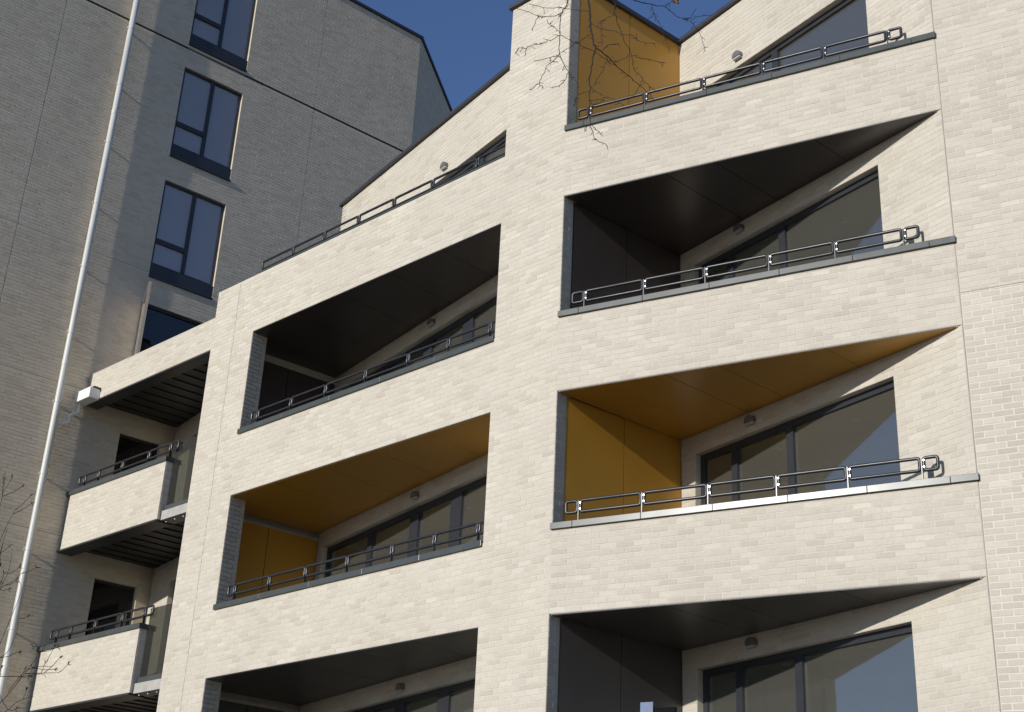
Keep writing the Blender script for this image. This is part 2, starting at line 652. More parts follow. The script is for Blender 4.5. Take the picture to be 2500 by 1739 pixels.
# solid pier between the two balcony stacks and the core behind everything
mb = MB()
pier = [F1.xy(SR, .2), F1.xy(-.13, .2), (PAN2.xy(-.02, .12)), (PAN2.xy(0.02, .055)), PAN2.xy(LK2 + .3, .055), B1.xy(6.3, .12), B1.xy(5.75, .12)]
mb.prism(pier, GROUND, ROOF - .03)
mb.build('pier_core', 'mortar', main)

# ------------------------------------------------------------------ windows
def window(root, fr, s0, s1, z0, z1, rec, mulls, trans=(), border=0.06, gmat='glass', sill=0.0, fdepth=0.07, label=None, room=True, roomdepth=3.2, roommat='room_wall'):
    """frame set back in its opening; mulls: (s_from, s_to); trans: (cell index, z_from, z_to)"""
    zb = z0 + sill
    mb = MB()
    fr.box(mb, s0 + .001, s1 - .001, rec, rec + fdepth, z1 - border, z1 - .001)
    fr.box(mb, s0 + .001, s1 - .001, rec, rec + fdepth, zb + .001, zb + border)
    fr.box(mb, s0 + .001, s0 + border, rec, rec + fdepth, zb + border, z1 - border)
    fr.box(mb, s1 - border, s1 - .001, rec, rec + fdepth, zb + border, z1 - border)
    fo = mb.build('window', 'frame_dark', root)
    if label:
        fo['label'] = label
    for a, b in mulls:
        mb = MB()
        fr.box(mb, a, b, rec - .012, rec + fdepth, zb + border, z1 - border)
        mb.build('mullion', 'frame_dark', fo)
    xs = [s0 + border] + [v for m in mulls for v in m] + [s1 - border]
    for c in range(0, len(xs), 2):
        zz = [zb + border]
        for ci, za, zb2 in trans:
            if ci == c // 2:
                mb = MB()
                fr.box(mb, xs[c], xs[c + 1], rec - .008, rec + fdepth, za, zb2)
                mb.build('transom', 'frame_dark', fo)
                zz += [za, zb2]
        zz.append(z1 - border)
        for r in range(0, len(zz), 2):
            mb = MB()
            fr.box(mb, xs[c], xs[c + 1], rec + .03, rec + .042, zz[r], zz[r + 1])
            mb.build('pane', gmat, fo)
    if sill > 0:
        mb = MB()
        fr.box(mb, s0 + .001, s1 - .001, -.045, rec + fdepth, z0 + .001, z0 + .03)
        fr.box(mb, s0 + .001, s1 - .001, rec - .05, rec + fdepth, z0 + .03, zb)
        mb.build('sill_panel', 'frame_dark', fo)
    if room:
        mb = MB()
        a, b, o0, o1, c, d = s0 - .4, s1 + .3, rec + fdepth + .18, rec + fdepth + roomdepth, z0 - .02, z1 + .12
        P = fr.pt
        mb.add([P(a, o0, c), P(b, o0, c), P(b, o1, c), P(a, o1, c), P(a, o0, d), P(b, o0, d), P(b, o1, d), P(a, o1, d)],
               [(0, 1, 2, 3), (7, 6, 5, 4), (3, 2, 6, 7), (0, 3, 7, 4), (1, 5, 6, 2),
                ])
        # cheeks closing the room against the wall
        mb.add([P(a, o0, c), P(s0, o0, c), P(s0, o0, d), P(a, o0, d), P(s1, o0, c), P(b, o0, c), P(b, o0, d), P(s1, o0, d)], [(0, 1, 2, 3), (4, 5, 6, 7)])
        mb.add([P(s0, o0, z1), P(s1, o0, z1), P(s1, o0, d), P(s0, o0, d)], [(0, 1, 2, 3)])
        mb.build('room', roommat, fo)
        if roommat == 'room_wall':
            L = s1 - s0
            mb = MB(); fr.box(mb, s0 - .35, s1 + .25, o0 + .95, o0 + 1.25, d - .30, d - .01); mb.build('ceiling_beam', 'room_wall', fo)
            mb = MB(); fr.box(mb, s0 + L * .30, s0 + L * .34, o0 + .9, o1 - .02, c + .01, d - .01); mb.build('partition', 'room_wall', fo)
            mb = MB(); fr.box(mb, s0 + L * .55, s0 + L * .55 + .85, o1 - .06, o1 - .01, c + .01, c + 2.05); mb.build('inner_door', 'inner_door', fo)
            for q in (.22, .62, .86):
                mb = MB(); p = fr.pt(s0 + L * q, o0 + .5, d - .012); mb.tube([p, p - Vector((0, 0, .03))], .055, 12); mb.build('ceiling_light', 'plastic_white', fo)
    return fo


# back wall of the right balconies
wb2 = []
for k in range(-1, 4):
    zf = (ZS[k] if k >= 0 else ZS[0] + 3) - 3 + .33
    zh = (ZS[k] if k >= 0 else ZS[0] + 3) - .30
    wb2.append((-4.60, -1.05, zf, zh))
brick_wall('main', main, B2, SK2 - .0, -0.004, GROUND, ROOF, wb2, 0.22, zref=ZS[0], seed=71, dark=0.25)
for (a, b, c, d) in wb2[:4]:
    window(main, B2, a, b, c, d, 0.10, [(-3.97, -3.86), (-2.94, -2.82)], border=0.085)
# back wall of the left balconies (the terrace storey runs a little further left)
wb1 = []
for k in range(-1, 4):
    zf = (ZS[k] if k >= 0 else ZS[0] + 3) - 3 + .33
    zh = (ZS[k] if k >= 0 else ZS[0] + 3) - .30
    wb1.append((0.20 if k >= 0 else 1.0, 5.55, zf, zh))
brick_wall('main', main, B1, 0.02, 5.95, GROUND, ZS[0] + .30, wb1[1:], 0.22, zref=ZS[0], seed=72, dark=0.25)
brick_wall('main', main, B1, -0.49, 5.95, ZS[0] + .30, ROOF, wb1[:1], 0.22, zref=ZS[0], seed=73, dark=0.25)
for i, (a, b, c, d) in enumerate(wb1[:4]):
    window(main, B1, a, b, c, d, 0.10, [(1.66, 1.80), (3.00, 3.26), (4.20, 4.50)], border=0.085)
# side and back faces of the top storey
ENDF = Frame(B1.xy(-.49), AB + 90, AB - 180)
brick_wall('main', main, ENDF, 0.0, 9.0, ZS[0] + .25, ROOF, (), 0.2, zref=ZS[0], seed=74)
mb = MB()
mb.prism([B1.xy(-.45, .1), B1.xy(5.2, .1), B1.xy(5.2, 1.2), PAN2.xy(LK2, .4), B2.xy(SK2, .15), B2.xy(-.05, .15), F2.xy(9.3, .2), F2.xy(9.3, 10), B1.xy(-.45, 9.0)], ROOF - .25, ROOF - .03)
mb.build('roof', 'roof_edge', main)

# ------------------------------------------------------------------ balcony slabs, soffit panels, side panels
def clip_poly(poly, nx, ny, c, keep_less):
    out = []
    n = len(poly)
    for i in range(n):
        a, b = poly[i], poly[(i + 1) % n]
        da, db = a[0] * nx + a[1] * ny - c, b[0] * nx + b[1] * ny - c
        if not keep_less:
            da, db = -da, -db
        if da <= 0:
            out.append(a)
        if da * db < 0:
            t = da / (da - db)
            out.append((a[0] + (b[0] - a[0]) * t, a[1] + (b[1] - a[1]) * t))
    return out


def soffit(poly, cuts, axis, z, mat, label=None):
    """flat panels with open joints; axis = direction of the joints in degrees; cuts = points on the joints"""
    nx, ny = -math.sin(R(axis)), math.cos(R(axis))
    cs = sorted(p[0] * nx + p[1] * ny for p in cuts)
    g = 0.005
    pieces = []
    rest = poly
    for c in cs:
        pieces.append(clip_poly(rest, nx, ny, c - g, True))
        rest = clip_poly(rest, nx, ny, c + g, False)
    pieces.append(rest)
    for pc in pieces:
        if len(pc) >= 3:
            mb = MB()
            area = sum(pc[i][0] * pc[(i + 1) % len(pc)][1] - pc[(i + 1) % len(pc)][0] * pc[i][1] for i in range(len(pc)))
            if area < 0:
                pc = pc[::-1]
            mb.prism(pc, z - .016, z - .004)
            o = mb.build('soffit_panel', mat, main)


def ccw(p):
    a = sum(p[i][0] * p[(i + 1) % len(p)][1] - p[(i + 1) % len(p)][0] * p[i][1] for i in range(len(p)))
    return p if a > 0 else p[::-1]


SOFF = ['panel_brown', 'panel_yellow', 'panel_dark', 'panel_brown', 'panel_brown']
tri2 = ccw([F2.xy(0.02, .012), (K2[0], K2[1]), F2.xy(5.17, .012)])
slab2 = ccw([F2.xy(-.05, .05), (K2[0], K2[1]), F2.xy(5.05, .05)])
quad1 = ccw([F1.xy(SL - .25, .25), F1.xy(SL + .01, .25), F1.xy(SL + .01, .012), F1.xy(SR - .003, .012), F1.xy(SR + .15, .3), B1.xy(5.65, .0), K1, PAN1.xy(-2.0)])
slab1 = ccw([F1.xy(SL - .2, .05), F1.xy(SR, .05), F1.xy(SR + .15, .3), B1.xy(5.65, .02), B1.xy(0, .02), PAN1.xy(-1.9)])
for k in range(4):
    z = ZS[k]
    mb = MB(); mb.prism(slab2, z + .045, z + .30); mb.build('balcony_slab', 'decking', main)
    mb = MB(); mb.prism(slab1, z + .045, z + .30); mb.build('balcony_slab', 'decking', main)
    soffit(tri2, [F2.xy(1.52), F2.xy(2.24), F2.xy(3.6)], 41.0, z, SOFF[k])
    soffit(quad1, [F1.xy(s) for s in (-2.47, -3.64, -4.81, -5.98)], A1 + 90, z, SOFF[k])
    # thin steel edge carrying the brick over each opening
    mb = MB(); F2.box(mb, 0.03, 5.15, .0025, .0115, z - .012, z - .002); mb.build('lintel_edge', 'steel_dark', main)
    mb = MB(); F1.box(mb, SL + .01, SR - .01, .0025, .0115, z - .012, z - .002); mb.build('lintel_edge', 'steel_dark', main)

PANM = ['panel_yellow', 'panel_brown', 'panel_yellow', 'panel_dark', 'panel_brown']
for k in range(-1, 4):
    zt = (ZS[k] - .0175) if k >= 0 else ROOF - .02
    zb = (ZS[k] if k >= 0 else ZS[0] + 3) - 3 + .30
    m = PANM[k + 1]
    mb = MB(); PAN2.box(mb, .03, LK2 - .004, .042, .050, zb, zt + .01); mb.build('panel_backing', 'void', main)
    for a, b in ((.012, 1.067), (1.080, LK2 - .012)):
        mb = MB()
        PAN2.box(mb, a, b, 0, .04, zb, zt)
        mb.build('cladding_panel', m, main)
    if k >= 0:
        mb = MB(); PAN1.box(mb, -2.2, 0.05, .03, .25, zb - .4, ZS[k] + .03); mb.build('side_wall', 'mortar', main)
        mb = MB(); PAN1.box(mb, -2.1, -.01, .0282, .0298, zb, zt - .15); mb.build('panel_backing', 'void', main)
        for a, b in ((-2.1, -1.006), (-.994, -.012)):
            mb = MB()
            PAN1.box(mb, a, b, -.012, .028, zb, zt - .14)
            mb.build('cladding_panel', m, main)

# ------------------------------------------------------------------ copings and roof edges
def coping(fr, s0, s1, z, seg, o0=-.038, o1=.29, h=.085, first=None, mat='coping_grey', name='coping_segment'):
    x = s0
    step = first or seg
    while x < s1 - .02:
        y = min(s1, x + step)
        if s1 - y < .15:
            y = s1
        mb = MB()
        fr.box(mb, x, y - .003, o0, o1, z, z + h)
        mb.build(name, mat, main, bevel=.004)
        x = y
        step = seg


for k in (0, 1, 2, 3):
    coping(F2, -.015, 5.252, ZC[k], .93, first=.31)
for k in (1, 2, 3):
    coping(F1, SL - .012, SR - .004, ZC[k], 1.19, first=1.19)
    coping(F1, -12.60, SP + .035, ZC[k], 1.2)
coping(F1, SL - .05, SR - .004, 11.559, 1.5, o0=-.012, o1=.28, h=.03)
for fr, a, b, z in ((B1, -.54, 5.95, ROOF), (B2, SK2, .02, ROOF), (F1, SR - .05, .03, ROOF), (PAN2, -.05, LK2, ROOF - .02)):
    mb = MB()
    fr.box(mb, a, b, -.06, .3, z + .002, z + .075)
    mb.build('roof_coping', 'roof_edge', main, bevel=.004)

# ------------------------------------------------------------------ far left bay: roof, slabs, back wall, ribs
KB = (-6.84, 27.153)
BB = Frame(KB, -54.6, -144.6)
bay = ccw([F1.xy(-12.55, .2), F1.xy(SB - .0, .2), BB.xy(4.1, .0), KB])
for k in range(4):
    mb = MB(); mb.prism(bay, ZS[k] + .10, ZS[k] + .30); mb.build('bay_slab', 'soffit_steel', main)
    for i in range(12):
        s = -12.35 + i * .34
        L0 = 0.0
        p = F1.xy(s, .32)
        # ribs run parallel to the wing wall until the back wall
        d = Vector(BB.p) - Vector(p)
        e, b = WL.e, BB.e
        t = (d.x * (-b.y) + d.y * b.x) / (e.x * (-b.y) + e.y * b.x)
        if t < .3:
            continue
        rf = Frame(p, AW, AW - 90)
        mb = MB(); rf.box(mb, 0, t - .02, -.05, .05, ZS[k] + .08, ZS[k] + .10); mb.build('ceiling_rib', 'soffit_steel', main)
    mb = MB(); F1.box(mb, -12.58, SP - .01, -.02, .3, ZS[k] - .035, ZS[k] - .004) if k else F1.box(mb, -12.55, SB - .01, .0, .27, ZS[k] - .03, ZS[k] - .004)
    mb.build('steel_ledge', 'steel_dark', main)
brick_wall('main', main, BB, 0.0, 4.2, GROUND, ZS[0] + .1, [(.9, 3.9, ZS[k] - 3 + .33, ZS[k] - .33) for k in range(4)], .2, zref=ZS[0], seed=81)
for k in range(3):
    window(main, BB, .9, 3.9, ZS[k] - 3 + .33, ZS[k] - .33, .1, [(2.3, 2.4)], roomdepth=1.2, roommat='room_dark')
mb = MB()
mb.prism(ccw([F1.xy(SB + .02, .2), F1.xy(SL - .3, .2), PAN1.xy(-2.0, .2), BB.xy(4.0, .1), F1.xy(SB + .02, 1.2)]), GROUND, 11.4)
mb.build('pier_core', 'mortar', main)

finish_bricks('main')

# ------------------------------------------------------------------ the taller wing
wins = []
for k in range(6):
    zt = 22.01 - 3 * k
    if k < 4:
        wins.append((0.86, 2.37, zt - 2.4, zt))
    else:
        wins.append((0.84, 1.74, zt - .0 - 2.4, zt + .08 - .0))
WTOP = 23.15
dark = (-7.0, 7.20, 19.49, 19.545)
wj = [(-2.042, -2.028, GROUND, 19.49), (-2.042, -2.028, 19.545, WTOP), (4.27, 4.284, 11, 19.49), (4.27, 4.284, 19.545, WTOP)]
for z in (16.70, 13.72, 10.72, 7.72):
    wj.append((-7.0, 0.86 if z < 15 else 0.86, z - .007, z + .007))
    if z > 12:
        wj.append((2.37, 7.2, z - .007, z + .007))
# the open dark joint splits the wall into an upper and a lower lift
brick_wall('west', west, WL, -7.0, 7.2, GROUND, 19.49, [w for w in wins[1:]], .25, mortar='mortar_west', bmat='brick_west', zref=16.01, seed=91,
           joints=[j for j in wj if j[3] <= 19.5], pick=True, dark=.3)
brick_wall('west', west, WL, -7.0, 7.2, 19.545, WTOP, [wins[0]], .25, mortar='mortar_west', bmat='brick_west', zref=16.01, seed=92,
           joints=[j for j in wj if j[2] >= 19.5], pick=True, dark=.3)
mb = MB(); WL.box(mb, -7.0, .86, .02, .2, 19.47, 19.56); WL.box(mb, 2.37, 7.15, .02, .2, 19.47, 19.56)
mb.build('open_joint', 'void', west)
E2 = Frame(WL.xy(7.2), 77.6, -12.4)
brick_wall('west', west, E2, 0.02, 9.0, GROUND, WTOP, (), .25, mortar='mortar_west', bmat='brick_west', zref=16.01, seed=93)
mb = MB(); WL.box(mb, -7.05, 7.24, -.05, .35, WTOP + .002, WTOP + .08); mb.build('roof_coping', 'roof_edge', west)
mb = MB(); E2.box(mb, .03, 9.0, -.05, .35, WTOP + .004, WTOP + .078); mb.build('roof_coping', 'roof_edge', west)
mb = MB(); mb.prism(ccw([WL.xy(-7, .1), WL.xy(7.15, .1), E2.xy(9, .1), WL.xy(-7, 10)]), WTOP - .2, WTOP - .05); mb.build('roof', 'roof_edge', west)
END0 = Frame(WL.xy(-7.0), AW + 90, AW + 180)
brick_wall('west', west, END0, 0.0, 10.0, GROUND, WTOP, (), .25, mortar='mortar_west', bmat='brick_west', zref=16.01, seed=94)
for i, (a, b, c, d) in enumerate(wins):
    if i < 4:
        mu = [] if i == 3 else [(1.59, 1.67)]
        tr = [] if i == 3 else [(0, d - 1.53, d - 1.42)]
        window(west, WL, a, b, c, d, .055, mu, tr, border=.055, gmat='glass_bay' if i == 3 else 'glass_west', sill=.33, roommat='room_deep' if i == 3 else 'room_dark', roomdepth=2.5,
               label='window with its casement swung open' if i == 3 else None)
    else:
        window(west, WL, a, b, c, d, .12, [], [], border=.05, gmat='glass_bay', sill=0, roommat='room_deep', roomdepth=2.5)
# open casement of the fourth window
lv = (Vector((-.375, .98)))
lang = math.degrees(math.atan2((WL.e * -.36 + WL.n * .98).y, (WL.e * -.36 + WL.n * .98).x))
LF = Frame(WL.xy(.86, -.02), lang, lang - 90)
zt, zb = 13.0, 11.0
mb = MB()
LF.box(mb, 0.01, 1.02, -.03, .03, zt - .06, zt); LF.box(mb, 0.01, 1.02, -.03, .03, zb, zb + .06)
LF.box(mb, 0.01, .07, -.03, .03, zb + .06, zt - .06); LF.box(mb, .96, 1.02, -.03, .03, zb + .06, zt - .06)
lf = mb.build('casement', 'casement_grey', west)
lf['label'] = 'open casement with pale frame'
mb = MB(); LF.box(mb, .07, .96, -.006, .006, zb + .06, zt - .06); mb.build('pane', 'glass_west', lf)
finish_bricks('west')

# ------------------------------------------------------------------ railings
def loop_path(fr, o, s0, s1, z0, z1, r=.028):
    pts = []
    for cx, cz, a0 in ((s1 - r, z1 - r, 0), (s0 + r, z1 - r, 90), (s0 + r, z0 + r, 180), (s1 - r, z0 + r, 270)):
        for i in range(5):
            a = R(a0 + 90 * i / 4)
            pts.append(fr.pt(cx + r * math.cos(a), o, cz + r * math.sin(a)))
    return pts


def railing(fr, posts, s_a, s_b, ztop, label, o=.10, drop=.0):
    base = fr.pt((s_a + s_b) / 2, o, ztop)
    root = empty('balcony_railing', base, label, 'railing', 'steel balcony railings')
    za, zb = ztop + .150 - drop, ztop + .300 - drop
    for p in posts:
        mb = MB()
        fr.box(mb, p - .006, p + .006, o - .022, o + .022, ztop + .008, ztop + .298 - drop)
        fr.box(mb, p - .035, p + .035, o - .04, o + .04, ztop, ztop + .008)
        for zz in (za + .035, zb - .035):
            fr.box(mb, p - .030, p + .030, o - .008, o + .008, zz - .012, zz + .012)
        po = mb.build('post', 'rail_steel', root)
        for zz in (za + .035, zb - .035):
            mb = MB()
            q = fr.pt(p + .026, o - .006, zz)
            mb.tube([q, fr.pt(p + .026, o - .026, zz)], .010, 8)
            mb.build('bolt', 'bolt_steel', po)
    xs = [s_a] + list(posts) + [s_b]
    for i in range(len(xs) - 1):
        a, b = xs[i], xs[i + 1]
        a2 = a if i == 0 else a + .024
        b2 = b if i == len(xs) - 2 else b - .024
        mb = MB()
        mb.tube(loop_path(fr, o, a2, b2, za, zb), .0205, 8, closed=True)
        mb.build('rail_loop', 'rail_steel', root, smooth=True)
    adopt_tree(root)
    return root


def adopt_tree(root):
    inv = Matrix.Translation(root.location).inverted()
    for ch in root.children:
        ch.matrix_parent_inverse = inv


P2 = [.32, 1.19, 2.055, 2.915, 3.77, 4.62]
railing(F2, P2, .14, 4.80, ZC[0] + .085, 'dark steel railing on the topmost right balcony below the small wedge of sky')
railing(F2, P2, .14, 4.80, ZC[1] + .085, 'steel railing in front of the dark brown balcony on the right')
railing(F2, P2, .14, 4.80, ZC[2] + .085, 'bright sunlit railing in front of the yellow balcony on the right')
P1 = [-6.83, -5.95, -5.07, -4.11, -3.14, -2.27, -1.42]
railing(F1, P1, -7.0, -1.25, ZC[1] + .085, 'railing across the left balcony with the dark ceiling')
railing(F1, P1, -7.0, -1.25, ZC[2] + .085, 'railing across the left balcony with the yellow brown ceiling')
railing(F1, [-6.35, -5.5, -4.62, -3.75, -2.85, -1.85], -7.2, -1.24, 11.592, 'dark railing along the roof terrace above the left balconies', o=.045, drop=.09)
PB = [-12.22, -11.74, -10.92, -10.05, -9.36]
railing(F1, PB, -12.42, -9.12, ZC[1] + .085, 'railing on the upper small balcony beside the white downpipe')
railing(F1, PB, -12.42, -9.12, ZC[2] + .085, 'railing on the lower small balcony beside the white downpipe')

# ------------------------------------------------------------------ glass screens beside the small balconies
for k, nm in ((1, 'upper'), (2, 'lower')):
    zf = ZS[k]
    root = empty('glass_screen', F1.pt(-8.85, .15, zf), 'greenish glass screen filling the gap beside the %s small balcony' % nm, 'glass screen', 'glass screens beside the small balconies')
    mb = MB(); F1.box(mb, SP + .03, SB + .1, .14, .156, zf + .2, ZC[k] + .36); mb.build('pane', 'glass_screen', root)
    mb = MB(); F1.box(mb, SP + .02, SB + .1, .10, .20, zf + .16, zf + .26); mb.build('clamp_channel', 'coping_grey', root)
    mb = MB(); F1.box(mb, SP + .02, SB + .1, .06, .34, zf - .01, zf + .155); mb.build('slab_edge', 'concrete', root)
    for i in range(3):
        mb = MB(); q = F1.pt(-9.2 + i * .26, .14, zf - .012); mb.tube([q, q - Vector((0, 0, .022))], .018, 8); mb.build('bolt', 'bolt_steel', root)
    adopt_tree(root)

# ------------------------------------------------------------------ wall lamps
def lamp(fr, s, z, label):
    root = empty('wall_lamp', fr.pt(s, 0, z), label, 'wall lamp', 'bulkhead lamps on the balcony walls')
    mb = MB()
    w, h, dp = .085, .125, .075
    ring = [(-w, -h * .25), (w, -h * .25)]
    for i in range(9):
        a = R(180 * i / 8)
        ring.append((w * math.cos(a), h * .05 + h * .55 * math.sin(a)))
    n = len(ring)
    vs = [fr.pt(s + x, -.006, z + y) for x, y in ring] + [fr.pt(s + x * .93, -dp, z + y * .93) for x, y in ring]
    fs = [tuple(range(n, 2 * n)), tuple(reversed(range(n)))] + [(i, (i + 1) % n, n + (i + 1) % n, n + i) for i in range(n)]
    mb.add(vs, fs)
    mb.build('housing', 'lamp_grey', root)
    mb = MB(); fr.box(mb, s - .072, s + .072, -dp + .012, -.012, z - h * .25 - .028, z - h * .25 - .001); mb.build('diffuser', 'lamp_lens', root)
    adopt_tree(root)


lamp(B2, -3.53, 13.27, 'lamp on the sunlit terrace wall beside the sky at the top right')
lamp(B2, -3.59, 10.27, 'lamp above the window under the darkest right ceiling')
lamp(B2, -3.47, 7.26, 'lamp above the window in the right balcony with yellow panels')
lamp(B2, -3.55, 4.27, 'lowest lamp on the right above the large lower window')
lamp(B1, 3.42, 13.30, 'small lamp on the sunlit sloping wall of the left terrace')
lamp(B1, 3.40, 10.25, 'lamp under the black ceiling of the upper left balcony')
lamp(B1, 3.31, 7.24, 'lamp under the yellow brown ceiling of the left balcony')
lamp(B1, 3.32, 4.22, 'lowest lamp on the left at the bottom edge of the picture')

# ------------------------------------------------------------------ downpipe and hopper
root = empty('downpipe', WL.pt(-.58, -.10, GROUND), 'long pale downpipe running down the shaded brick wall', 'downpipe')
mb = MB()
mb.tube([WL.pt(-.575, -.121, GROUND + .02), WL.pt(-.575, -.121, 5), WL.pt(-.575, -.121, 12), WL.pt(-.575, -.121, WTOP - .3)], .066, 16)
mb.build('pipe', 'pipe_pale', root, smooth=True)
zb = 19.22
while zb > 0:
    mb = MB()
    mb.tube([WL.pt(-.575, -.121, zb - .02), WL.pt(-.575, -.121, zb + .02)], .071, 16)
    WL.box(mb, -.60, -.55, -.06, .0, zb - .015, zb + .015)
    WL.box(mb, -.665, -.62, -.135, -.105, zb - .02, zb + .02)
    mb.build('bracket', 'pipe_pale', root)
    zb -= 1.493
for zj in (17.0, 11.1, 5.1):
    mb = MB(); mb.tube([WL.pt(-.575, -.121, zj - .05), WL.pt(-.575, -.121, zj + .05)], .070, 16); mb.build('collar', 'pipe_pale', root, smooth=False)
adopt_tree(root)

root = empty('rainwater_hopper', F1.pt(-12.33, -.1, 10.36), 'white rainwater box with bent outlet pipe on the end of the brick fascia', 'rainwater hopper')
mb = MB(); F1.box(mb, -12.60, -12.06, -.23, -.006, 10.365, 10.585); mb.build('box', 'plastic_white', root, bevel=.008)
mb = MB(); F1.box(mb, -12.22, -12.04, -.16, -.008, 10.588, 10.615); mb.build('overflow_lip', 'steel_dark', root)
mb = MB()
q = [WL.pt(u, -.10, z) for u, z in ((-.12, 10.37), (-.12, 10.20), (-.13, 10.165), (-.16, 10.145), (-.25, 10.09), (-.275, 10.065), (-.28, 10.03), (-.28, 9.95), (-.30, 9.905), (-.53, 9.81))]
mb.tube(q, .033, 10)
mb.build('outlet_pipe', 'plastic_white', root, smooth=True)
adopt_tree(root)

# ------------------------------------------------------------------ board just showing at the bottom edge
bs = F2.pt(1.25, .35, ZC[3] + .0)
root = empty('site_board', F2.pt(1.3, .35, ZS[3] + .30), 'blue and yellow board standing behind the parapet at the bottom edge', 'board')
mb = MB(); F2.box(mb, 1.08, 1.24, .345, .365, 3.20, 3.34); mb.build('blue_panel', 'board_blue', root)
mb = MB(); F2.box(mb, 1.08, 1.24, .343, .363, 2.75, 3.198); mb.build('yellow_panel', 'board_yellow', root)
mb = MB(); F2.box(mb, 1.25, 1.52, .35, .40, 2.30, 3.27); mb.build('black_case', 'board_black', root)
mb = MB(); F2.box(mb, 1.08, 1.24, .366, .40, ZS[3] + .302, 3.30); mb.build('backing', 'board_black', root)
adopt_tree(root)

# ------------------------------------------------------------------ bare tree hanging in from the right
def at(x, y, dist):
    r = ray(x, y)
    return r * (dist / r.y)


def smooth_path(pts, n=4):
    out = []
    m = len(pts)
    for i in range(m - 1):
        p0, p1, p2, p3 = pts[max(i - 1, 0)], pts[i], pts[i + 1], pts[min(i + 2, m - 1)]
        for j in range(n):
            t = j / n
            out.append(0.5 * ((2 * p1) + (p2 - p0) * t + (2 * p0 - 5 * p1 + 4 * p2 - p3) * t * t + (3 * p1 - p0 - 3 * p2 + p3) * t ** 3))
    out.append(pts[-1])
    return out


